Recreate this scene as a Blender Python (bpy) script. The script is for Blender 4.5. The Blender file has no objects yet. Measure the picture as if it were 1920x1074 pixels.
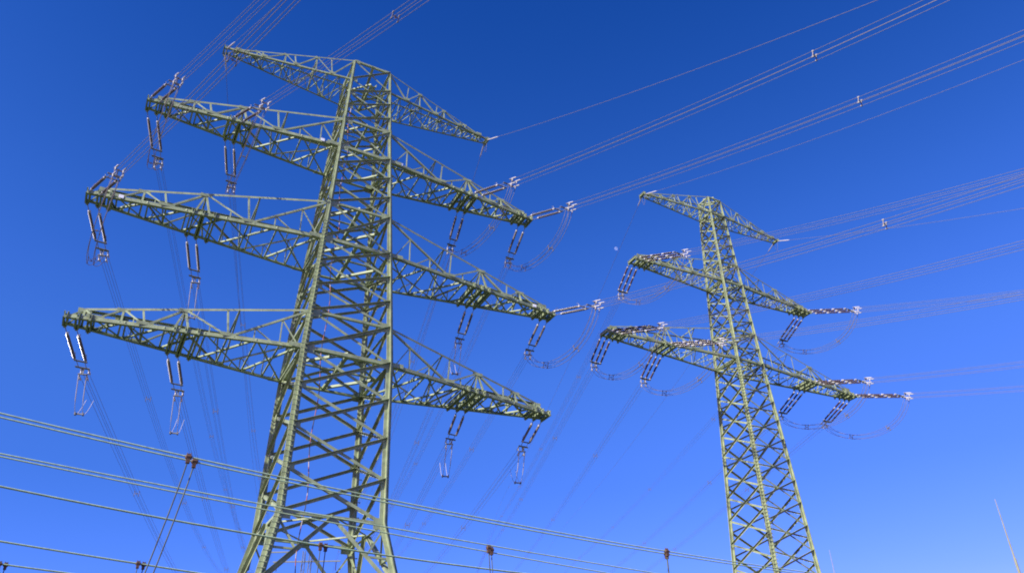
import bpy, math, random
from mathutils import Vector as V, Matrix
random.seed(7)
rad = math.radians
sc = bpy.context.scene
C = bpy.context.scene.collection
# ------------------------------------------------------------------ camera
GZ = 1.7                                   # eye height above the ground
PITCH, ROLL = 0.54343, -0.01722
cam = bpy.data.cameras.new('camera'); camo = bpy.data.objects.new('camera', cam); C.objects.link(camo)
cam.sensor_width = 36; cam.lens = 1506.76 / 1920 * 36
cam.shift_x = 5.65 / 1920; cam.shift_y = 42.93 / 1920
cam.clip_start = .1; cam.clip_end = 20000
fw = V((0, math.cos(PITCH), math.sin(PITCH))); r0 = V((1, 0, 0)); u0 = r0.cross(fw)
rr = math.cos(ROLL) * r0 + math.sin(ROLL) * u0; uu = -math.sin(ROLL) * r0 + math.cos(ROLL) * u0
camo.matrix_world = Matrix(((rr.x, uu.x, -fw.x, 0), (rr.y, uu.y, -fw.y, 0), (rr.z, uu.z, -fw.z, GZ), (0, 0, 0, 1)))
sc.camera = camo
# ------------------------------------------------------------------ world, sun, exposure
SUN_EL = rad(33); SUN_AZ = math.atan2(-.72, -.69)          # direction towards the sun, in the ground plane
w = bpy.data.worlds.new('World'); sc.world = w; w.use_nodes = True
nt = w.node_tree; bg = nt.nodes['Background']
sky = nt.nodes.new('ShaderNodeTexSky'); sky.sky_type = 'NISHITA'; sky.sun_disc = False
sky.sun_elevation = SUN_EL; sky.sun_rotation = math.pi / 2 - SUN_AZ
sky.air_density = 1.0; sky.dust_density = 0.0; sky.ozone_density = 3.0
SKY_GAIN = (.295, .655, 1.556); SKY_POW = (2.12, 1.28, 1.2)       # deep, polarised-looking blue
sp = nt.nodes.new('ShaderNodeSeparateColor'); cb = nt.nodes.new('ShaderNodeCombineColor')
nt.links.new(sky.outputs[0], sp.inputs[0])
for i in range(3):
    pw = nt.nodes.new('ShaderNodeMath'); pw.operation = 'POWER'; pw.inputs[1].default_value = SKY_POW[i]
    mu = nt.nodes.new('ShaderNodeMath'); mu.operation = 'MULTIPLY'; mu.inputs[1].default_value = SKY_GAIN[i]
    nt.links.new(sp.outputs[i], pw.inputs[0]); nt.links.new(pw.outputs[0], mu.inputs[0]); nt.links.new(mu.outputs[0], cb.inputs[i])
# the air's own gradient with height above the horizon (direction in the world, z = sine of the elevation)
tcw = nt.nodes.new('ShaderNodeTexCoord'); sz = nt.nodes.new('ShaderNodeSeparateXYZ'); nt.links.new(tcw.outputs['Generated'], sz.inputs[0])
rw = nt.nodes.new('ShaderNodeValToRGB'); nt.links.new(sz.outputs[2], rw.inputs[0]); el = rw.color_ramp.elements
stops = [(0, .92, .96, 1), (.2, .86, .93, 1), (.314, 1.1, 1.03, .99), (.439, 1.70, 1.29, 1.13), (.50, 1.75, 1.29, 1.17), (.576, 1.65, 1.26, 1.15), (.659, 1.42, 1.16, 1.09), (.78, .96, 1, 1.01), (.9, .8, .9, .95)]
el[0].position = 0; el[1].position = .9
for i in range(1, len(stops) - 1): el.new(stops[i][0])
for i, st in enumerate(stops): el[i].position = st[0]; el[i].color = (st[1] / 2, st[2] / 2, st[3] / 2, 1)
mw = nt.nodes.new('ShaderNodeVectorMath'); mw.operation = 'MULTIPLY'; nt.links.new(cb.outputs[0], mw.inputs[0]); nt.links.new(rw.outputs[0], mw.inputs[1])
m2 = nt.nodes.new('ShaderNodeVectorMath'); m2.operation = 'SCALE'; m2.inputs['Scale'].default_value = 2; nt.links.new(mw.outputs[0], m2.inputs[0])
nt.links.new(m2.outputs[0], bg.inputs[0])
bg.inputs[1].default_value = .064
sun = bpy.data.lights.new('sun', 'SUN'); suno = bpy.data.objects.new('sun', sun); C.objects.link(suno)
sun.energy = 5.0; sun.angle = rad(.5); sun.color = (1, .95, .86)
sd = V((math.cos(SUN_AZ) * math.cos(SUN_EL), math.sin(SUN_AZ) * math.cos(SUN_EL), math.sin(SUN_EL)))
suno.rotation_euler = (-sd).to_track_quat('-Z', 'Y').to_euler()
sc.cycles.filter_width = 1.9
vs = sc.view_settings; vs.view_transform = 'Standard'; vs.look = 'None'; vs.exposure = .65; vs.gamma = 1

# ------------------------------------------------------------------ materials
def mat(name, col, rough=.6, metal=0.0, var=.15, scale=3.0, col2=None, bump=0):
    m = bpy.data.materials.new(name); m.use_nodes = True; t = m.node_tree; b = t.nodes['Principled BSDF']
    b.inputs['Roughness'].default_value = rough; b.inputs['Metallic'].default_value = metal
    tc = t.nodes.new('ShaderNodeTexCoord'); n = t.nodes.new('ShaderNodeTexNoise')
    n.inputs['Scale'].default_value = scale; n.inputs['Detail'].default_value = 6
    r = t.nodes.new('ShaderNodeValToRGB')
    c2 = col2 or tuple(c * (1 - 2 * var) for c in col)
    r.color_ramp.elements[0].color = (*c2, 1); r.color_ramp.elements[1].color = (*[min(1, c * (1 + var)) for c in col], 1)
    r.color_ramp.elements[0].position = .3; r.color_ramp.elements[1].position = .62
    t.links.new(tc.outputs['Object'], n.inputs['Vector']); t.links.new(n.outputs[0], r.inputs[0]); t.links.new(r.outputs[0], b.inputs['Base Color'])
    if bump:
        bp = t.nodes.new('ShaderNodeBump'); bp.inputs['Strength'].default_value = bump
        t.links.new(n.outputs[0], bp.inputs['Height']); t.links.new(bp.outputs[0], b.inputs['Normal'])
    return m
def worn(m, col, amount):
    """rusty and grimy patches over the paint"""
    t = m.node_tree; b = t.nodes['Principled BSDF']; src = b.inputs['Base Color'].links[0].from_socket
    tc = t.nodes.new('ShaderNodeTexCoord'); mp = t.nodes.new('ShaderNodeMapping'); mp.inputs['Scale'].default_value = (9, 9, 2.2)
    n = t.nodes.new('ShaderNodeTexNoise'); n.inputs['Scale'].default_value = 1.0; n.inputs['Detail'].default_value = 8; n.inputs['Roughness'].default_value = .7
    r = t.nodes.new('ShaderNodeValToRGB'); r.color_ramp.elements[0].position = .52; r.color_ramp.elements[1].position = .72
    r.color_ramp.elements[1].color = (amount, amount, amount, 1)
    mx = t.nodes.new('ShaderNodeMix'); mx.data_type = 'RGBA'; mx.inputs[7].default_value = (*col, 1)
    t.links.new(tc.outputs['Object'], mp.inputs[0]); t.links.new(mp.outputs[0], n.inputs['Vector']); t.links.new(n.outputs[0], r.inputs[0])
    t.links.new(r.outputs[0], mx.inputs[0]); t.links.new(src, mx.inputs[6]); t.links.new(mx.outputs[2], b.inputs['Base Color'])
M_STEEL = mat('green_grey_painted_steel', (.275, .32, .175), .6, 0, .14, 2.2)
M_STEEL2 = mat('olive_painted_steel', (.27, .31, .16), .6, 0, .14, 2.2)
worn(M_STEEL, (.15, .14, .085), .75); worn(M_STEEL2, (.16, .135, .07), .75)
M_ALU = mat('weathered_aluminium', (.16, .14, .135), .55, .1, .1, 6)
M_CLAMP = mat('bright_aluminium_fitting', (.50, .47, .47), .45, .1, .1, 8)
M_SPACER = mat('grey_spacer_casting', (.17, .15, .15), .5, .1, .1, 8)
M_GALV = mat('galvanised_fitting', (.20, .20, .20), .5, .3, .15, 8)
M_GREYINS = mat('grey_silicone_insulator', (.20, .175, .175), .2, 0, .06, 5)
M_BROWN = mat('brown_glazed_porcelain', (.055, .018, .017), .3, 0, .2, 5)
M_CAP = mat('pale_cement_cap', (.45, .41, .40), .6, 0, .1, 8)
M_BUS = mat('patinated_rope_conductor', (.37, .48, .29), .65, .0, .12, 9)
M_DROP = mat('dropper_rope', (.055, .07, .05), .6, .0, .35, 2)
M_RUST = mat('red_brown_clamp', (.10, .048, .025), .65, 0, .3, 14)
M_POLE = mat('sunlit_galvanised_pole', (.21, .21, .14), .6, .0, .08, 5)
M_WHITE = mat('white_enamel_plate', (.82, .82, .84), .4, 0, .03, 5)
M_PALE = mat('pale_grey_steel', (.15, .17, .17), .6, 0, .08, 2)
M_CONC = mat('concrete', (.36, .35, .32), .9, 0, .15, 2, bump=.3)
M_GROUND = mat('dry_grass_and_gravel', (.06, .075, .035), .95, 0, .25, .35, (.03, .045, .018), .4)
def banded():
    m = mat('red_white_banded_rope', (.6, .5, .5), .6)
    t = m.node_tree; b = t.nodes['Principled BSDF']
    tc = t.nodes.new('ShaderNodeTexCoord'); s = t.nodes.new('ShaderNodeSeparateXYZ'); t.links.new(tc.outputs['Object'], s.inputs[0])
    a = t.nodes.new('ShaderNodeMath'); a.operation = 'MULTIPLY'; a.inputs[1].default_value = .62; t.links.new(s.outputs[2], a.inputs[0])
    f = t.nodes.new('ShaderNodeMath'); f.operation = 'FRACT'; t.links.new(a.outputs[0], f.inputs[0])
    r = t.nodes.new('ShaderNodeValToRGB'); r.color_ramp.interpolation = 'CONSTANT'
    e = r.color_ramp.elements; e[0].color = (.30, .08, .06, 1); e[0].position = 0
    e[1].color = (.42, .36, .35, 1); e[1].position = .22
    for p, c in ((.42, (.28, .075, .06, 1)), (.62, (.035, .035, .04, 1))):
        x = e.new(p); x.color = c
    t.links.new(f.outputs[0], r.inputs[0]); t.links.new(r.outputs[0], b.inputs['Base Color'])
    return m
M_BAND = banded()

# ------------------------------------------------------------------ mesh building
class MB:
    def __init__(s): s.v = []; s.f = []
    def add(s, vs, fs):
        n = len(s.v); s.v += [tuple(p) for p in vs]; s.f += [tuple(i + n for i in f) for f in fs]
    def prism(s, p, q, e1, e2, poly, poly2=None):
        """extrude a 2D outline (in e1,e2) from p to q"""
        n = len(poly); poly2 = poly2 or poly
        vs = [p + e1 * a + e2 * b for a, b in poly] + [q + e1 * a + e2 * b for a, b in poly2]
        s.add(vs, [tuple(range(n - 1, -1, -1)), tuple(range(n, 2 * n))] + [(i, (i + 1) % n, n + (i + 1) % n, n + i) for i in range(n)])
    def box(s, c, x, y, z):
        """x,y,z half-axis vectors"""
        vs = [c + x * i + y * j + z * k for i in (-1, 1) for j in (-1, 1) for k in (-1, 1)]
        s.add(vs, [(0, 1, 3, 2), (4, 6, 7, 5), (0, 4, 5, 1), (2, 3, 7, 6), (0, 2, 6, 4), (1, 5, 7, 3)])
    def angle(s, p, q, wd, n, up=True, inward=True, off=0.0, t=None):
        """steel angle from p to q: one flange in the face with normal n, the other across it"""
        p = V(p); q = V(q); n = V(n); a = (q - p)
        if a.length < 1e-4: return
        a.normalize(); e = n.cross(a)
        if e.length < 1e-4: e = a.orthogonal()
        e.normalize()
        if e.z < -1e-6 or (abs(e.z) < 1e-6 and e.x < 0): e = -e
        nn = a.cross(e); nn.normalize()
        if nn.dot(n) < 0: nn = -nn
        t = t or max(.012, wd * .1)
        eu = e if up else -e                # corner at the lower edge when up
        ev = -nn if inward else nn
        o = nn * off - eu * (wd / 2)
        s.prism(p + o, q + o, eu, ev, [(0, 0), (wd, 0), (wd, t), (t, t), (t, wd), (0, wd)])
    def cross(s, p, q, w1, w2, ex, ey, t1, t2):
        def poly(wd, t):
            h = wd / 2; k = t / 2
            return [(h, -k), (h, k), (k, k), (k, h), (-k, h), (-k, k), (-h, k), (-h, -k), (-k, -k), (-k, -h), (k, -h), (k, -k)]
        s.prism(V(p), V(q), V(ex), V(ey), poly(w1, t1), poly(w2, t2))
    def tube(s, pts, r, n=6, caps=True):
        pts = [V(p) for p in pts]; N = len(pts); rs = r if isinstance(r, (list, tuple)) else [r] * N
        vs = []; up = None
        for i, p in enumerate(pts):
            a = (pts[min(i + 1, N - 1)] - pts[max(i - 1, 0)]).normalized()
            if up is None: e = a.orthogonal().normalized()
            else:
                e = up - a * up.dot(a); e = e.normalized() if e.length > 1e-6 else a.orthogonal().normalized()
            up = e; f = a.cross(e)
            for k in range(n):
                th = 2 * math.pi * k / n; vs.append(p + (e * math.cos(th) + f * math.sin(th)) * rs[i])
        fs = [(i * n + k, i * n + (k + 1) % n, (i + 1) * n + (k + 1) % n, (i + 1) * n + k) for i in range(N - 1) for k in range(n)]
        if caps: fs += [tuple(range(n - 1, -1, -1)), tuple(range((N - 1) * n, N * n))]
        s.add(vs, fs)
    def build(s, name, m, parent=None, smooth=False):
        me = bpy.data.meshes.new(name); me.from_pydata(s.v, [], s.f); me.materials.append(m)
        if smooth: me.polygons.foreach_set('use_smooth', [True] * len(me.polygons))
        o = bpy.data.objects.new(name, me); C.objects.link(o)
        if parent: o.parent = parent
        return o
def tag(o, label=None, cat=None, group=None, kind=None):
    if label: o['label'] = label
    if cat: o['category'] = cat
    if group: o['group'] = group
    if kind: o['kind'] = kind
    return o
def empty(name, loc, rot=(0, 0, 0)):
    o = bpy.data.objects.new(name, None); C.objects.link(o); o.location = loc; o.rotation_euler = rot; o.empty_display_size = .3
    return o
def copy_tree(o, parent=None):
    c = o.copy(); C.objects.link(c)
    if parent: c.parent = parent
    for ch in list(o.children): copy_tree(ch, c)
    return c
def lerp(a, b, t): return a + (b - a) * t
def interp(x, xs, ys):
    if x <= xs[0]: return ys[0]
    for i in range(len(xs) - 1):
        if x <= xs[i + 1]: return lerp(ys[i], ys[i + 1], (x - xs[i]) / (xs[i + 1] - xs[i]))
    return ys[-1]

# ------------------------------------------------------------------ setting
g = MB(); g.add([(-4000, -4000, 0), (4000, -4000, 0), (4000, 4000, 0), (-4000, 4000, 0)], [(0, 1, 2, 3)])
tag(g.build('ground', M_GROUND), kind='structure')

# ------------------------------------------------------------------ lattice pylons
X, Y, Z = V((1, 0, 0)), V((0, 1, 0)), V((0, 0, 1))
T1 = dict(X=-10.249, Y=42.083, a=.4915, zlo=[43.525 + GZ, 36.910 + GZ, 29.035 + GZ, 21.254 + GZ], hu=[1.956, 2.522, 2.869, 2.410],
          L=[9.90, 13.45, 15.01, 14.25], wz=[0, 12.04 + GZ, 21.254 + GZ, 36.91 + GZ, 45.48 + GZ], ww=[5.504, 2.657, 2.476, 1.721, 1.340], mid=.598)
T2 = dict(X=19.549, Y=61.489, a=.4939, zlo=[46.809 + GZ, 38.934 + GZ, 30.920 + GZ], hu=[1.942, 2.144, 2.892],
          L=[8.157, 10.181, 13.75], wz=[0, 30.92 + GZ, 38.934 + GZ, 46.809 + GZ, 48.75 + GZ], ww=[2.775, 1.365, 1.081, .821, .71], mid=.577)
def hw(T, z): return interp(z, T['wz'], T['ww'])
FACES = [(V((0, -1, 0)), lambda w, s: V((s * w, -w, 0))), (V((0, 1, 0)), lambda w, s: V((-s * w, w, 0))),
         (V((1, 0, 0)), lambda w, s: V((w, s * w, 0))), (V((-1, 0, 0)), lambda w, s: V((-w, -s * w, 0)))]
def fp(T, k, s, z): p = FACES[k][1](hw(T, z), s).copy(); p.z = z; return p

def cross_arm(T, root, lv, s, cw, uw, bw, earth=False, mids=True, tipn=3):
    """one half of a cross-arm: lattice mesh with its chords, beams and end plates as children"""
    z0 = T['zlo'][lv]; z1 = z0 + T['hu'][lv]; L = T['L'][lv]; w0 = hw(T, z0); w1 = hw(T, z1); tw = .45 if not earth else .28
    xe = .80; ze = .72 if not earth else .35
    lo = lambda u, f: V((s * lerp(w0, L, u), f * lerp(w0, tw, u), z0))
    ue = (L - xe - w1)
    up = lambda u, f: V((s * (w1 + ue * u), f * lerp(w1, .12, u), lerp(z1, z0 + ze, u)))
    br = MB()
    for f in (-1, 1):
        n = V((0, f, 0))
        if earth:
            tops = [0, .33, .60, .84]; lows = [.16, .45, .70, .90]
        else:
            tops = [0, .575, .84]; lows = [.335, .685, .885]
        seq = []
        for a, b in zip(tops, lows): seq += [('u', a), ('l', b)]
        seq.append(('u', 1.0))
        pt = lambda k: up(k[1], f) if k[0] == 'u' else lo(k[1], f)
        for i in range(len(seq) - 1):
            br.angle(pt(seq[i]), pt(seq[i + 1]), bw * (1.1 if i < 3 else .9), n, up=(i % 2 == 0), inward=True, off=-.012)
        xof = lambda p: abs(p.x)
        def uplow(u): return (lerp(w0, L, u) - w1) / ue                 # upper-chord parameter above a lower node
        def lowup(u): return (w1 + ue * u - w0) / (L - w0)
        for b in lows[:-1]:
            if 0 < uplow(b) < 1: br.angle(lo(b, f), up(uplow(b) + .02, f), bw * .9, n, off=-.03)
        for a in tops[1:]:
            du = .03 if (a == .575) else 0
            br.angle(up(a, f), lo(lowup(a) - du, f), bw, n, off=-.035)
            if du: br.angle(up(a, f), lo(lowup(a) + .035, f), bw, n, off=-.04)
        br.angle(up(1, f), lo(lowup(1.0), f), bw, n, off=-.03)
        br.angle(up(1, f), lo(.985, f), bw * .9, n, off=-.045)
        if not earth:                                                    # secondary struts
            d = lambda t: up(0, f).lerp(lo(lows[0], f), t)
            for t in (.35, .68):
                p = d(t); u = (abs(p.x) - w0) / (L - w0); br.angle(p, lo(u, f), bw * .62, n, off=-.05)
                br.angle(p, lo(max(0.0, u - .085), f), bw * .6, n, off=-.055)
            e = lo(lows[0], f).lerp(up(.575, f), .42); u = (abs(e.x) - w0) / (L - w0); br.angle(e, lo(u, f), bw * .62, n, off=-.05)
            e = lo(lows[1], f).lerp(up(.84, f), .5); u = (abs(e.x) - w0) / (L - w0); br.angle(e, lo(u, f), bw * .55, n, off=-.05)
        for b in lows: br.box(lo(b, f) + V((0, f * .016, .12)), X * (.42 if not earth else .2), Y * .008, Z * .10)
        for a in tops[1:] + [1.0]:
            br.box(up(a, f) + V((0, f * .02, -.07)), X * (.33 if not earth else .16), Y * .008, Z * .10)
        if not earth: br.box(lo(.03, f) + V((-s * .1, f * .02, .05)), X * .6, Y * .009, Z * .13)
    # plan bracing of the underside
    um = (T['mid'] * L - w0) / (L - w0)
    nodes = [0.01, .105, .21, .335, .43, um, .60, .685, .76, .83, .885, .93] if not earth else [0, .10, .2, .3, .4, .5, .6, .7, .79, .87, .93]
    if not mids and not earth: nodes = [0.01, .11, .22, .33, .43, .53, .62, .70, .77, .84, .895, .94]
    for i in range(len(nodes)):
        a = nodes[i]
        br.angle(lo(a, -1) + Z * .03, lo(a, 1) + Z * .03, bw * .85, Z, inward=False, off=.0)
        if i + 1 < len(nodes):
            b = nodes[i + 1]
            big = (not earth) and i % 2 == 0 and i + 2 < len(nodes)
            if big and mids and T is T1:
                c = nodes[i + 2]
                br.angle(lo(a, -1), lo(c, 1), bw * .95, Z, inward=False, off=-.02); br.angle(lo(a, 1), lo(c, -1), bw * .95, Z, inward=False, off=-.05)
                m = lo(b, -1).lerp(lo(b, 1), .5)
                for f in (-1, 1):
                    for uu_ in (lerp(a, b, .5), lerp(b, c, .5)):
                        br.angle(lo(uu_, f), m.lerp(lo(a if uu_ < b else c, f), .5), bw * .55, Z, inward=False, off=-.04)
            elif T is T2 or earth:
                br.angle(lo(a, -1 if i % 2 else 1), lo(b, 1 if i % 2 else -1), bw * .7, Z, inward=False, off=-.02)
                if earth and T is T1: br.angle(lo(a, 1 if i % 2 else -1), lo(b, -1 if i % 2 else 1), bw * .6, Z, inward=False, off=-.045)
    # cross-frames between the two trusses
    for u in ([.335, .575, .84] if not earth else [.33, .6]):
        a_, b_ = up(u, -1), up(u, 1); ul = (w1 + ue * u - w0) / (L - w0)
        br.angle(a_, b_, bw * .8, V((s, 0, 0)), off=.02)
        br.angle(a_, lo(ul, 1), bw * .8, V((s, 0, 0)), off=.03); br.angle(b_, lo(ul, -1), bw * .8, V((s, 0, 0)), off=.06)
    arm = br.build('cross_arm', T['m'], root)
    for f in (-1, 1):
        c = MB(); c.angle(lo(-.0, f), lo(1, f), cw, V((0, f, 0)), up=True, inward=True); c.build('lower_chord', T['m'], arm)
        c = MB(); c.angle(up(-.0, f), up(1, f), uw, V((0, f, 0)), up=False, inward=True); c.build('upper_chord', T['m'], arm)
    beams = []
    if not earth:
        if mids: beams += [(T['mid'] * L + d) for d in (-.62, .0, .55)]
        beams += [L - .04 - .56 * i for i in range(tipn)]
    else: beams = [L - .03]
    for x in beams:
        b = MB(); y = lerp(w0, tw, (x - w0) / (L - w0)) + .1
        h = (.17 if T is T1 else .11) if not earth else .1
        for k in (-1, 1):
            b.box(V((s * x + k * .055, 0, z0 + .02)), X * .012, Y * y, Z * h)
            b.box(V((s * x + k * .095, 0, z0 + .02 - h + .012)), X * .028, Y * y, Z * .011)
            b.box(V((s * x + k * .095, 0, z0 + .02 + h - .012)), X * .028, Y * y, Z * .011)
        for f in (-1, 1): b.box(V((s * x, f * (y - .02), z0 - .14)), X * .05, Y * .05, Z * .07)
        b.build('hanger_beam', T['m'], arm)
    return arm, lo

def step_bolts(leg, pts, m, ln, r, rz=0):
    """climbing bolts: one short bar with a head, copied up the leg"""
    proto = None
    for p in pts:
        if proto is None:
            b = MB(); b.tube([X * -ln / 2, X * ln / 2], r, 6)
            for k in (-1, 1): b.tube([X * k * (ln / 2 - .03), X * k * (ln / 2 + .005)], r * 1.8, 6)
            proto = b.build('step_bolt', m, leg); proto.location = p; proto.rotation_euler = (0, 0, rz)
        else:
            c = proto.copy(); C.objects.link(c); c.parent = leg; c.location = p

def pylon1():
    T = T1; T['m'] = M_STEEL
    root = empty('lattice_pylon', (T['X'], T['Y'], 0), (0, 0, T['a']))
    tag(root, 'taller green-grey lattice pylon with four cross-arms standing nearest, left of the picture', 'pylon', 'lattice pylons')
    zk = T['wz'][1]; zl = T['zlo']; zu = [a + b for a, b in zip(zl, T['hu'])]
    # four cruciform legs
    for sx, sy in ((-1, -1), (1, -1), (1, 1), (-1, 1)):
        b = MB(); zs = [0.3, zk, zl[3], zl[2], zl[1], zu[0]]; wd = [.46, .44, .40, .34, .26, .20]
        for i in range(5):
            P = [V((sx * hw(T, z), sy * hw(T, z), z)) for z in zs[i:i + 2]]
            b.cross(P[0], P[1], wd[i], wd[i + 1], X, Y, .05, .045)
        for z in (zk, *zl[1:], *zu[1:]):
            w_ = hw(T, z)
            b.box(V((sx * (w_ - .2), sy * (w_ + .034), z - .05)), X * .34, Y * .009, Z * .30)
            b.box(V((sx * (w_ + .034), sy * (w_ - .2), z - .05)), X * .009, Y * .34, Z * .30)
        leg = b.build('leg', T['m'], root)
        if (sx, sy) in ((-1, -1), (1, 1)):
            if sx < 0: pts = [V((sx * hw(T, z) - .07, sy * hw(T, z) - .235, z)) for z in [6.5 + .285 * i for i in range(90)]]
            else: pts = [V((sx * hw(T, z) + .1, sy * hw(T, z) + .0, z)) for z in [6.5 + .45 * i for i in range(40)]]
            step_bolts(leg, pts, T['m'], .34 if sx < 0 else .5, .023)
        f = MB(); w_ = T['ww'][0]; f.box(V((sx * w_, sy * w_, .15)), X * .55, Y * .55, Z * .42); f.build('footing', M_CONC, root)
    # body panels
    def div(a, b, n): return [lerp(a, b, i / n) for i in range(n)]
    zs = div(zk, zl[3], 4) + [zl[3]] + div(zu[3], zl[2], 3) + [zl[2]] + div(zu[2], zl[1], 3) + [zl[1]] + div(zu[1], zl[0], 3) + [zl[0], zu[0]]
    for k in range(4):
        b = MB(); n = FACES[k][0]
        for i in range(len(zs) - 1):
            a, c = zs[i], zs[i + 1]; wd = .168 if a < zl[3] - .1 else (.145 if a < zl[2] else (.13 if a < zl[1] else .105))
            b.angle(fp(T, k, -1, c), fp(T, k, 1, a), wd, n, up=False, inward=True, off=.0)
            b.angle(fp(T, k, -1, a), fp(T, k, 1, c), wd, n, up=False, inward=(k in (1, 2)), off=.026)
            m = (fp(T, k, -1, a) + fp(T, k, 1, c) + fp(T, k, -1, c) + fp(T, k, 1, a)) / 4
            u_ = FACES[k][1](1, 1) - FACES[k][1](1, -1); u_.normalize()
            b.box(m + n * .016, u_ * .17, Z * .10, n * .007)
            for sx_ in (-1, 1):
                q = fp(T, k, sx_, c); b.box(q - u_ * sx_ * .24 + n * .05 - Z * .05, u_ * .15, Z * .15, n * .007)
        for z in [zk] + zl[1:] + zu:
            wd = .2 if z in zl else .15
            b.angle(fp(T, k, -1, z), fp(T, k, 1, z), wd, n, up=True, inward=True, off=.05)
        # splayed base: an inverted V under the waist with struts
        m = (fp(T, k, -1, zk) + fp(T, k, 1, zk)) / 2
        for s in (-1, 1):
            zf = zk - 3.5; foot = fp(T, k, s, zf)
            b.angle(m, foot, .2, n, up=False, inward=(s > 0), off=-.02)
            h_ = m.lerp(foot, .52)
            b.angle(h_, fp(T, k, s, zk - .25), .10, n, off=-.05)
            b.angle(h_, fp(T, k, s, h_.z), .10, n, off=-.06)
        b.angle(fp(T, k, -1, zk - 3.5), fp(T, k, 1, zk - 3.5), .16, n, off=.05)
        b.angle(fp(T, k, -1, zk - 3.5), fp(T, k, 1, 1.2), .18, n, up=False, off=.0); b.angle(fp(T, k, -1, 1.2), fp(T, k, 1, zk - 3.5), .18, n, up=False, inward=False, off=.026)
        b.box(m + n * .03 + V((0, 0, -.10)), (fp(T, k, 1, zk) - fp(T, k, -1, zk)).normalized() * .32, Z * .15, n * .008)
        b.build('face_bracing', T['m'], root)
    # plan frames (diaphragms)
    for z in [zk] + zl + zu[1:3]:
        b = MB(); P = [V((x * hw(T, z), y * hw(T, z), z + .03)) for x, y in ((-1, -1), (1, -1), (1, 1), (-1, 1))]
        Mi = [(P[i] + P[(i + 1) % 4]) / 2 for i in range(4)]
        wd = (.15 if z < zl[1] else .11) if z != zk else .085
        for i in range(4): b.angle(Mi[i], Mi[(i + 1) % 4], wd, Z, inward=False, off=.01)
        if z != zk: b.angle(Mi[0], Mi[2], wd * 1.3, Z, inward=False, off=-.08)
        if z != zk: b.angle(Mi[1], Mi[3], wd, Z, inward=False, off=.12)
        if z == zl[0]: b.angle(Mi[0] + Z * 1.9, Mi[2] + Z * .1, .2, X, off=.1); b.angle(Mi[2] + Z * 1.9, Mi[0] + Z * .1, .2, X, off=.4)
        b.build('plan_frame', T['m'], root)
    plates = {(1, -1): .10, (2, -1): .87, (1, 1): .07, (2, 1): .865}
    for lv in range(4):
        for s in (-1, 1):
            e = lv == 0
            arm, lo = cross_arm(T, root, lv, s, .2 if not e else .12, .13 if not e else .075, .105 if not e else .07, e)
            if (lv, s) in plates:
                p = MB(); p.box(lo(plates[lv, s], -1) + V((0, -.05, .06)), X * .13, Y * .012, Z * .11); p.build('marker_plate', M_WHITE, arm)
    return root

def pylon2():
    T = T2; T['m'] = M_STEEL2
    root = empty('lattice_pylon', (T['X'], T['Y'], 0), (0, 0, T['a']))
    tag(root, 'slimmer olive lattice pylon with three cross-arms and brown insulators, standing on the right', 'pylon', 'lattice pylons')
    zl = T['zlo']; zu = [a + b for a, b in zip(zl, T['hu'])]
    for sx, sy in ((-1, -1), (1, -1), (1, 1), (-1, 1)):
        b = MB(); zs = [0.3, 12, zl[2], zl[1], zu[0]]; wd = [.42, .40, .34, .27, .2]
        for i in range(4):
            P = [V((sx * hw(T, z), sy * hw(T, z), z)) for z in zs[i:i + 2]]
            b.cross(P[0], P[1], wd[i], wd[i + 1], X, Y, .05, .045)
        leg = b.build('leg', T['m'], root)
        if (sx, sy) == (-1, -1):
            pts = [V((sx * hw(T, z) - .06, sy * hw(T, z) - .14, z)) for z in [8.0 + .27 * i for i in range(90)]]
            step_bolts(leg, pts, T['m'], .38, .024, -math.pi / 4)
        f = MB(); w_ = T['ww'][0]; f.box(V((sx * w_, sy * w_, .15)), X * .5, Y * .5, Z * .42); f.build('footing', M_CONC, root)
    zs0 = [1.0]
    while zs0[-1] < zl[2] - .9: zs0.append(zs0[-1] + lerp(2.15, 1.62, min(1, zs0[-1] / 28)))
    zs0[-1] = zl[2]
    def div(a, b, n): return [lerp(a, b, i / n) for i in range(n)]
    hi = div(zl[2], zu[2], 2) + div(zu[2], zl[1], 4) + div(zl[1], zu[1], 1) + div(zu[1], zl[0], 5) + [zl[0], zu[0]]
    for k in range(4):
        b = MB(); n = FACES[k][0]
        low = zs0 if k < 2 else [zs0[0] * .5 + zs0[1] * .5] + [(zs0[i] + zs0[i + 1]) / 2 for i in range(1, len(zs0) - 1)] + [zl[2]]
        zs = low[:-1] + hi
        for i in range(len(zs) - 1):
            a, c = zs[i], zs[i + 1]; wd = .135 if a < zl[2] - .1 else .105
            b.angle(fp(T, k, -1, c), fp(T, k, 1, a), wd, n, up=False, inward=True, off=.0)
            b.angle(fp(T, k, -1, a), fp(T, k, 1, c), wd, n, up=False, inward=(k in (1, 2)), off=.022)
        for z in zl + zu: b.angle(fp(T, k, -1, z), fp(T, k, 1, z), .17 if z in zl else .11, n, off=.05)
        b.build('face_bracing', T['m'], root)
    for z in zl + zu:
        b = MB(); P = [V((x * hw(T, z), y * hw(T, z), z + .03)) for x, y in ((-1, -1), (1, -1), (1, 1), (-1, 1))]
        b.angle(P[0], P[2], .13, Z, inward=False, off=.01); b.angle(P[1], P[3], .13, Z, inward=False, off=-.08)
        Mi = [(P[i] + P[(i + 1) % 4]) / 2 for i in range(4)]
        for i in range(4): b.angle(Mi[i], Mi[(i + 1) % 4], .11, Z, inward=False, off=.09)
        b.build('plan_frame', T['m'], root)
    for lv in range(3):
        for s in (-1, 1):
            e = lv == 0
            cross_arm(T, root, lv, s, .19 if not e else .12, .085 if not e else .07, .075 if not e else .06, e, mids=(lv == 2), tipn=4)
    return root
pylon1(); pylon2()

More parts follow.
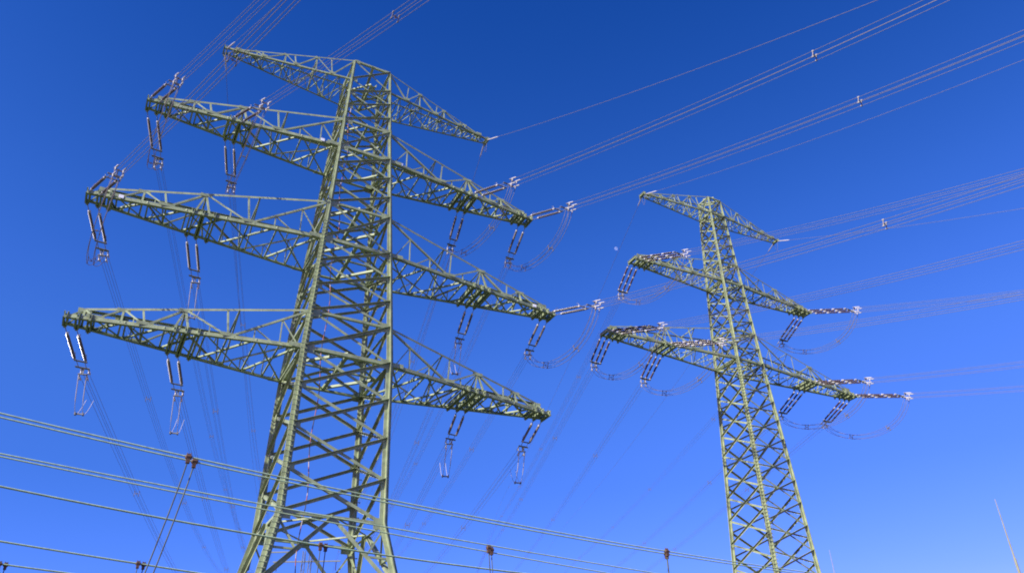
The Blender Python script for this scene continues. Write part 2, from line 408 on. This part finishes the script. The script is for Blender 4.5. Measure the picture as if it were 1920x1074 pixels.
# ------------------------------------------------------------------ insulator sets (local +x runs out along the string)
def shed_rod(x0, x1, r0, r1, pitch, n=10):
    pts = []; rs = []; N = int((x1 - x0) / pitch)
    for i in range(N):
        x = x0 + (x1 - x0) * i / N; d = (x1 - x0) / N
        for fx, r in ((0, r0), (.32, r0), (.5, r1), (.62, r1 * .96), (.72, r0)):
            pts.append(V((x + fx * d, 0, 0))); rs.append(r)
    pts.append(V((x1, 0, 0))); rs.append(r0)
    b = MB(); b.tube(pts, rs, n); return b
def clamp_cluster(root, x, skew, quad=.2):
    """yoke plates and the four dead-end clamps"""
    y = MB(); y.box(V((x - .10, 0, 0)), X * .075, V((skew, 1, 0)) * .36, Z * .016)
    y.box(V((x + .05, 0, 0)), X * .10, Y * .03, Z * .03)
    y.build('yoke_plate', M_GALV, root)
    y = MB(); y.box(V((x + .22, 0, 0)), X * .03, Y * .025, Z * .24)
    for k in (-1, 1): y.box(V((x + .24, 0, k * quad)), X * .05, Y * .24, Z * .018)
    y.build('yoke_plate', M_GALV, root)
    for a in (-1, 1):
        for c in (-1, 1):
            d = MB(); p = V((x + .26, a * quad, c * quad))
            d.tube([p, p + X * .12], .026, 6); d.tube([p + X * .10, p + X * .18, p + X * .52, p + X * .62], [.035, .05, .044, .026], 8)
            d.tube([p + X * .22, p + X * .26 - Z * .12, p + X * .22 - Z * .26], [.04, .038, .03], 6)
            d.build('dead_end_clamp', M_CLAMP, root, True)
def set_twin(skew):
    root = empty('insulator_set', (0, 0, 0))
    rod = None
    for k in (-1, 1):
        lk = MB(); sx = skew * k * .27; lk.tube([V((sx, k * .27, 0)), V((sx + .72, k * .27, 0))], .022, 6); lk.tube([V((sx + .08, k * .27, 0)), V((sx + .2, k * .27, 0))], .045, 6)
        lk.tube([V((sx + 3.05, k * .27, 0)), V((3.3, k * .20, 0)), V((3.86, k * .20, 0))], .02, 6); lk.build('link_rod', M_GALV, root)
        if rod is None:
            o = shed_rod(.80, 2.98, .052, .084, .06).build('insulator', M_GREYINS, root, False)
            for a in (.66, 2.96):
                e = MB(); e.tube([V((a, 0, 0)), V((a + .04, 0, 0)), V((a + .17, 0, 0))], [.055, .075, .06], 10); e.build('end_fitting', M_CLAMP, o, True)
            h = MB(); h.tube([V((3.06, 0, .03)), V((2.95, 0, .22)), V((2.78, 0, .27))], .014, 5); h.tube([V((.7, 0, .03)), V((.82, 0, .2)), V((1.0, 0, .25))], .014, 5); h.build('arcing_horn', M_GALV, o)
            rod = o
        else: o = copy_tree(rod, root)
        o.location = (skew * k * .27, k * .27, 0)
    y = MB(); y.box(V((3.2, 0, 0)), X * .06, V((skew, 1, 0)) * .33, Z * .016); y.build('yoke_plate', M_GALV, root)
    clamp_cluster(root, 3.95, skew)
    return root
def set_triple(skew):
    root = empty('insulator_set', (0, 0, 0)); rod = None
    for k in (-1, 0, 1):
        lk = MB(); sx = skew * k * .42; lk.tube([V((sx, k * .42, 0)), V((sx + .5, k * .42, 0))], .02, 6); lk.build('link_rod', M_GALV, root)
        if rod is None:
            b = MB()
            for j in range(3):
                s_ = shed_rod(.58 + j * 1.16, .58 + j * 1.16 + .92, .045, .082, .085); b.add([V(p) for p in s_.v], s_.f)
            o = b.build('insulator', M_BROWN, root)
            for j in range(4):
                e = MB(); x = .44 + j * 1.16; ln = .17 if j in (0, 3) else .25
                e.tube([V((x, 0, 0)), V((x + .03, 0, 0)), V((x + ln - .03, 0, 0)), V((x + ln, 0, 0))], [.05, .075, .075, .05], 8); e.build('end_cap', M_CAP, o, True)
            rod = o
        else: o = copy_tree(rod, root)
        o.location = (skew * k * .42, k * .42, 0)
    y = MB(); y.box(V((4.12, 0, 0)), X * .08, V((skew, 1, 0)) * .52, Z * .018); y.build('yoke_plate', M_GALV, root)
    clamp_cluster(root, 4.30, skew)
    return root
TWF, TWB, TRF, TRB = set_twin(.276), set_twin(-.245), set_triple(.276), set_triple(-.40); used = {}
def place_set(proto, p, psi, slope, label, group):
    o = proto if proto.name not in used else copy_tree(proto)
    used[proto.name] = 1
    o.location = p; o.rotation_euler = (0, -math.atan(slope), psi)
    tag(o, label, 'insulators', group); return o

# ------------------------------------------------------------------ conductors
def spacer(parent, p, d, q=.17):
    d = d.normalized(); s = d.cross(Z).normalized(); u = s.cross(d)
    b = MB()
    b.box(p, s * q, u * .012, d * .016); b.box(p, s * .03, u * .05, d * .03)
    for k in (-1, 1):
        b.box(p + s * k * q, u * (q + .01), s * .016, d * .018)
        for j in (-1, 1): b.box(p + s * k * q + u * j * q, s * .028, u * .035, d * .05)
    b.build('spacer', M_SPACER, parent)
def bundle(name, path, m, label, cat, group, sp, r=.016, q=.17):
    """four parallel sub-conductors following path, clamped together by spacers"""
    root = empty(name, path[0]); tag(root, label, cat, group); o0 = path[0]
    for a in (-1, 1):
        for c in (-1, 1):
            pts = []
            for i, p in enumerate(path):
                d = path[min(i + 1, len(path) - 1)] - path[max(i - 1, 0)]
                s = d.cross(Z); s = s.normalized() if s.length > 1e-5 else X; u = s.cross(d).normalized()
                pts.append(p - o0 + s * a * q + u * c * q)
            b = MB(); b.tube(pts, r, 6); b.build('conductor', m, root, True)
    for i in sp:
        i = min(max(1, i), len(path) - 2); spacer(root, path[i] - o0, path[i + 1] - path[i - 1], q)
    return root
def jumper(name, A, B, da, db, label, group, sag):
    def bez(t):
        a, b, c, d = A, A + da, B + db, B; s = 1 - t
        return a * s ** 3 + b * 3 * s * s * t + c * 3 * s * t * t + d * t ** 3
    path = [bez(i / 22) for i in range(23)]
    return bundle(name, path, M_ALU, label, 'jumper cable', group, (7, 15))
ORD1 = {0: 'top', 1: 'second', 2: 'third', 3: 'lowest'}; ORD2 = {0: 'top', 1: 'middle', 2: 'lowest'}
def attach(T, lv, x, side):
    z = T['zlo'][lv]; w0 = hw(T, z); L = T['L'][lv]; y = side * lerp(w0, .45, (abs(x) - w0) / (L - w0))
    if lv == 0: y = side * .25
    ca, sa = math.cos(T['a']), math.sin(T['a'])
    return V((T['X'] + x * ca - y * sa, T['Y'] + x * sa + y * ca, z - .12))
def wire_z(s, k, t, flat=115.0):
    if t <= flat: return s * t + k * t * t
    z = s * flat + k * flat * flat; sl = s + 2 * k * flat
    return z + sl * 32 * (1 - math.exp(-(t - flat) / 32))
def route(P, psi, s, k, t0, t1, n, z0=0):
    h = V((math.cos(psi), math.sin(psi), 0)); out = []
    for i in range(n + 1):
        t = lerp(t0, t1, (i / n) ** 1.3); out.append(P + h * t + Z * (wire_z(s, k, t) + z0 * math.exp(-(t - t0) / 12)))
    return out
PF1, PF2, PB1, PB2 = -.8049, -.8101, 1.8241, 1.6850
KF1, KF2, KB1, KB2 = .00179, .00213, .00080, .00035
FR1 = {(1, -1, 't'): -.330, (2, -1, 't'): -.248, (1, 1, 't'): -.299, (2, 1, 't'): -.256, (1, -1, 'm'): -.375, (1, 1, 'm'): -.302}
BK1 = {(3, -1, 't'): -.045, (2, -1, 't'): -.042, (1, -1, 't'): -.033, (2, 1, 't'): -.020, (3, 1, 't'): -.019, (1, 1, 't'): -.02,
       (1, -1, 'm'): -.001, (2, -1, 'm'): -.033, (3, -1, 'm'): -.021, (1, 1, 'm'): .0, (2, 1, 'm'): -.02, (3, 1, 'm'): -.024}
FR2 = {(2, 1, 't'): -.323, (2, -1, 't'): -.290, (1, -1, 't'): -.350, (1, 1, 't'): -.380, (2, -1, 'm'): -.325, (2, 1, 'm'): -.297}
BK2 = {(2, -1, 't'): .070, (1, -1, 't'): .072, (1, 1, 't'): .012, (2, 1, 't'): -.003, (2, -1, 'm'): .032, (2, 1, 'm'): .004}
SIDE = {-1: 'left', 1: 'right'}; POS = {'t': 'tip', 'm': 'middle'}
def line_side(T, tab, psi, k, side, proto, py, ords, slen):
    twin = proto in (TWF, TWB)
    ends = {}
    for (lv, s, pos), sl in tab.items():
        x = s * (T['L'][lv] - (.32 if twin else .46) if pos == 't' else T['mid'] * T['L'][lv] + (.27 if twin else 0))
        P = attach(T, lv, x, side); h = V((math.cos(psi), math.sin(psi), 0))
        where = '%s %s of %s pylon\'s %s arm' % (SIDE[s], POS[pos], py, ords[lv])
        if pos == 'm': where = '%s middle of %s pylon\'s %s arm' % (SIDE[s], py, ords[lv])
        ss = sl - (.02 if side < 0 else .085)                         # the heavy string hangs a little steeper than its wires
        kind = 'grey twin' if twin else 'brown triple'
        place_set(proto, P, psi, ss, '%s insulators pulling %s from %s' % (kind, 'forward' if side < 0 else 'away', where),
                  '%s insulators on the %s pylon' % (kind, py))
        L = slen / math.sqrt(1 + ss * ss); E = P + h * L + Z * ss * L
        t1 = 78 if side < 0 else 290
        path = route(P, psi, sl, k, L, t1, 90 if side < 0 else 60, ss * L - wire_z(sl, k, L))
        ts = [lerp(L, t1, (i / (len(path) - 1)) ** 1.3) for i in range(len(path))]
        want = (({(1, -1, 'm'): 17.3, (2, -1, 't'): 17.6, (2, 1, 't'): 22.8, (1, 1, 't'): 24.0, (1, 1, 'm'): 25.2}.get((lv, s, pos), 24.6), 52) if twin else (57,)) if side < 0 else (25, 54, 84, 118, 155)
        spx = [min(range(len(ts)), key=lambda i: abs(ts[i] - w_)) for w_ in want]
        bundle('conductor_bundle', path, M_ALU, 'four-wire bundle running %s from %s' % ('overhead' if side < 0 else 'away', where), 'power line',
               'wire bundles of the %s pylon' % py, spx, .0125 if side < 0 else .0098)
        ends[lv, s, pos] = (E, h, ss, where)
    return ends
f1 = line_side(T1, FR1, PF1, KF1, -1, TWF, 'left', ORD1, 4.55)
b1 = line_side(T1, BK1, PB1, KB1, 1, TWB, 'left', ORD1, 4.55)
f2 = line_side(T2, FR2, PF2, KF2, -1, TRF, 'right', ORD2, 4.9)
b2 = line_side(T2, BK2, PB2, KB2, 1, TRB, 'right', ORD2, 4.9)
for F, B, py in ((f1, b1, 'left'), (f2, b2, 'right')):
    for key, (E, h, ss, where) in B.items():
        if key in F:
            A = F[key][0] - F[key][1] * .3; Bp = E - h * .3
            jumper('jumper_loop', A - Z * .25, Bp - Z * .25, V((0, 0, -3.4)) - F[key][1] * 1.3, V((0, 0, -2.9)) - h * 2.4, 'drooping jumper wires slung below %s' % where, 'jumper loops under the %s pylon' % py, 3)
        else:
            ctl = [(0, -.15), (.32, -.75), (.68, -1.4), (1.0, -1.75), (1.35, -1.95), (1.8, -1.7), (2.3, -1.1), (2.8, -.3)]
            path = []
            for i in range(len(ctl) - 1):
                p0, p1, p2, p3 = ctl[max(0, i - 1)], ctl[i], ctl[i + 1], ctl[min(len(ctl) - 1, i + 2)]
                for j in range(3):
                    t = j / 3; q = [.5 * (2 * p1[c] + (p2[c] - p0[c]) * t + (2 * p0[c] - 5 * p1[c] + 4 * p2[c] - p3[c]) * t * t + (3 * p1[c] - p0[c] - 3 * p2[c] + p3[c]) * t ** 3) for c in (0, 1)]
                    path.append(E - h * .35 + h * q[0] + Z * q[1])
            root = empty('jumper_tail', path[0]); tag(root, 'short dead-end wire loop hanging below %s' % where, 'jumper cable', 'dead-end wire loops under the left pylon')
            s_ = h.cross(Z)
            for k in (-1, 1):
                m = MB(); m.tube([p - path[0] + s_ * k * .2 for p in path], [.026] * 7 + [.015] * (len(path) - 7), 6); m.build('conductor', M_CLAMP, root, True)
            sp_ = MB(); c = path[12] - path[0]; sp_.box(c, s_ * .24, h * .05, Z * .03)
            for k in (-1, 1): sp_.box(c + s_ * k * .2, s_ * .04, h * .1, Z * .07)
            sp_.build('spacer', M_GALV, root)
# earth wires at the tips of the top arms
for T, py, fr, bk, pf, pb, kf, kb in ((T1, 'left', {-1: -.33, 1: -.418}, {-1: -.06, 1: -.06}, PF1, PB1, KF1, KB1), (T2, 'right', {-1: -.302, 1: -.426}, {-1: .06, 1: .02}, PF2, PB2, KF2, KB2)):
    for s in (-1, 1):
        for side, tab, psi, k in ((-1, fr, pf, kf), (1, bk, pb, kb)):
            P = attach(T, 0, s * (T['L'][0] - .1), side)
            path = route(P, psi, tab[s], k, 0, 78 if side < 0 else 290, 50)
            b = MB(); b.tube([p - P for p in path], .0135, 6); o = b.build('earth_wire', M_ALU, None, True); o.location = P
            tag(o, 'single thin earth wire running %s from %s tip of %s pylon\'s top arm' % ('overhead' if side < 0 else 'away', SIDE[s], py), 'power line', 'earth wires')
            d = (path[1] - P).normalized(); c = MB(); c.tube([d * .05, d * .3, d * 1.2, d * 1.4], [.03, .05, .05, .02], 7); c.build('dead_end_clamp', M_CLAMP, o, True)
            if side > 0:
                A = attach(T, 0, s * (T['L'][0] - .1), -1) - P
                j = MB(); j.tube([A.lerp(V((0, 0, 0)), i / 10) - Z * (1.0 * (1 - (2 * i / 10 - 1) ** 2)) for i in range(11)], .0135, 5); j.build('jumper', M_ALU, o, True)

# ------------------------------------------------------------------ banded rope inside the left pylon
ca, sa = math.cos(T1['a']), math.sin(T1['a'])
lx, ly = -1.05, -.75
p = V((T1['X'] + lx * ca - ly * sa, T1['Y'] + lx * sa + ly * ca, 2.0))
b = MB(); b.tube([V((.10 * math.sin(i * .9), .08 * math.cos(i * .7), i * .84)) * 1 for i in range(50)], .03, 6)
o = b.build('banded_rope', M_BAND, None, True); o.location = p
tag(o, 'red and white banded rope hanging down inside the left pylon', 'rope')

# ------------------------------------------------------------------ substation conductors in the foreground
BA = .492; BH = V((math.cos(BA), math.sin(BA), 0)); BN = V((-math.sin(BA), math.cos(BA), 0))
BUS = {1: (22.1, (.001757, -.08657, 8.0145), .28, .0), 2: (24.6, (.0008, -.0645, 7.91), .20, .010), 3: (27.3, (.00252, -.07973, 7.806), .07, .0),
       4: (32.8, (.001, -.068, 7.585), .10, .0), 5: (35.4, (.001, -.045, 7.45), .10, 0)}
BL = {1: 'highest twin green-grey conductor sweeping down across the foreground', 2: 'second highest twin green-grey conductor crossing in front of the left pylon',
      3: 'green-grey conductor below the two twin lines, crossing the left pylon\'s waist', 4: 'second lowest green-grey conductor, low at the left edge', 5: 'lowest green-grey conductor, just at the bottom left corner'}
def busp(n, t, side=0):
    off, c, d, dz = BUS[n]; return BH * t + BN * (off + side * d / 2) + Z * (c[0] * t * t + c[1] * t + c[2] + GZ - (dz * (t + 4) * (side > 0)))
for n in BUS:
    root = empty('twin_conductor', busp(n, -24)); tag(root, BL[n], 'busbar wire', 'foreground substation wires')
    for k in (-1, 1):
        b = MB(); b.tube([busp(n, -24 + 72 * i / 60, k) - root.location for i in range(61)], .021, 7); b.build('conductor', M_BUS, root, True)
DR = [(1, 2.1, -.18, 'dropper pair under a red-brown clamp on the highest foreground wire, left of the left pylon'),
      (1, 17.8, -.01, 'dropper pair under a red-brown clamp on the highest foreground wire, left of the right pylon'),
      (2, 12.3, .10, 'dropper pair under a red-brown clamp right of the left pylon\'s waist'),
      (3, 7.3, -.03, 'dropper pair under a red-brown clamp seen inside the left pylon\'s base'),
      (4, 2.1, -.04, 'dropper pair under a red-brown clamp on the second lowest foreground wire'),
      (5, -2.4, -.06, 'dropper pair under a red-brown clamp at the bottom left corner')]
for n, t, lean, lab in DR:
    c0 = (busp(n, t, -1) + busp(n, t, 1)) / 2
    root = empty('dropper', c0); tag(root, lab, 'dropper wire', 'droppers with red-brown clamps')
    dsep = max(.17, BUS[n][2])
    for k in (-1, 1):
        q = BN * (k * BUS[n][2] / 2) + BH * (k * .10)
        cl = MB(); cl.tube([q - BH * .085, q - BH * .06, q + BH * .06, q + BH * .085], [.045, .07, .07, .045], 8)
        cl.box(q - Z * .10, BH * .05, BN * .05, Z * .07); cl.box(q + Z * .06, BH * .05, BN * .03, Z * .03)
        for bx in (-.045, .045): cl.tube([q + BH * bx + Z * .05, q + BH * bx + Z * .12], .012, 6)
        cl.build('clamp', M_RUST, root)
        b = MB(); H = c0.z - 2.4
        b.tube([q - Z * (.1 + H * i / 14) + BH * (lean * H * (i / 14) ** 1.15) for i in range(15)], .018, 7); b.build('wire', M_DROP, root, True)

# ------------------------------------------------------------------ lightning rods, far pylon, moon
def rod(x, y, h, r, label):
    b = MB(); b.tube([V((0, 0, 0)), V((0, 0, h * .45)), V((0, 0, h * .451)), V((0, 0, h * .8)), V((0, 0, h * .801)), V((0, 0, h))], [r * 1.5, r * 1.3, r, r * .85, r * .6, r * .25], 10)
    o = b.build('lightning_rod', M_POLE, None, True); o.location = (x, y, 0); tag(o, label, 'lightning rod', 'lightning rods')
    f = MB(); f.box(V((0, 0, .02)), X * .25, Y * .25, Z * .025); f.build('base_plate', M_GALV, o)
rod(18.32, 30, 9.35 + GZ, .06, 'taller pale lightning rod standing alone at the lower right corner')
rod(19.4, 50, 12.6 + GZ, .065, 'short pale lightning rod tip just right of the right pylon\'s foot')
fpr = empty('distant_pylon', (-40.5, 160, 0)); tag(fpr, 'faint pale far-off pylon seen through the left pylon\'s base', 'pylon')
for k in (-1, 1):
    b = MB()
    for j in (-1, 1):
        for i_ in (-1, 1): b.tube([V((k * .75 + j * .9 - .0, i_ * .5, 0)), V((k * .65 + j * .22, i_ * .22, 43.5))], .05, 5)
    for i in range(29):
        z = i * 1.5; a = lerp(.9, .22, z / 43.5); c = lerp(.9, .22, (z + 1.5) / 43.5); sg = 1 if i % 2 else -1
        for i_ in (-1, 1): b.tube([V((k * .72 - sg * a, i_ * .4, z)), V((k * .72 + sg * c, i_ * .4, z + 1.5))], .03, 4)
    b.build('mast', M_PALE, fpr)
for z, x0, x1 in ((41.5, -6.6, 6.6), (43.4, -8.2, -2.6)):
    b = MB(); b.box(V(((x0 + x1) / 2, 0, z)), X * ((x1 - x0) / 2), Y * .12, Z * .12); b.build('cross_arm', M_PALE, fpr)
for x in (-5.8, -.9, .9, 5.8):
    b = shed_rod(0, 1.6, .05, .12, .16, 8); o = b.build('insulator', M_BROWN, fpr); o.location = (x, 0, 41.3); o.rotation_euler = (0, math.pi / 2, 0)

mm = bpy.data.materials.new('moon_disc'); mm.use_nodes = True; t = mm.node_tree; t.nodes.remove(t.nodes['Principled BSDF'])
tr = t.nodes.new('ShaderNodeBsdfTransparent'); df = t.nodes.new('ShaderNodeBsdfDiffuse'); ad = t.nodes.new('ShaderNodeAddShader')
nz = t.nodes.new('ShaderNodeTexNoise'); nz.inputs['Scale'].default_value = 2.2; rp = t.nodes.new('ShaderNodeValToRGB')
tcm = t.nodes.new('ShaderNodeTexCoord'); t.links.new(tcm.outputs['Generated'], nz.inputs['Vector'])
rp.color_ramp.elements[0].color = (.06, .06, .06, 1); rp.color_ramp.elements[1].color = (.17, .17, .165, 1)
t.links.new(nz.outputs[0], rp.inputs[0]); t.links.new(rp.outputs[0], df.inputs[0]); t.links.new(tr.outputs[0], ad.inputs[0]); t.links.new(df.outputs[0], ad.inputs[1])
t.links.new(ad.outputs[0], t.nodes['Material Output'].inputs[0])
b = MB(); R_ = 5.5; n1, n2 = 24, 14
vs_ = [V((R_ * math.sin(math.pi * i / n2) * math.cos(2 * math.pi * j / n1), R_ * math.sin(math.pi * i / n2) * math.sin(2 * math.pi * j / n1), R_ * math.cos(math.pi * i / n2))) for i in range(n2 + 1) for j in range(n1)]
b.add(vs_, [(i * n1 + j, i * n1 + (j + 1) % n1, (i + 1) * n1 + (j + 1) % n1, (i + 1) * n1 + j) for i in range(n2) for j in range(n1)])
o = b.build('moon', mm, None, True)
dcam = rr * ((1155 - 954.35) / 1506.76) + uu * ((579.93 - 466) / 1506.76) + fw
o.location = V((0, 0, GZ)) + dcam.normalized() * 2600
tag(o, 'small pale half moon in the blue sky between the two pylons', 'moon')
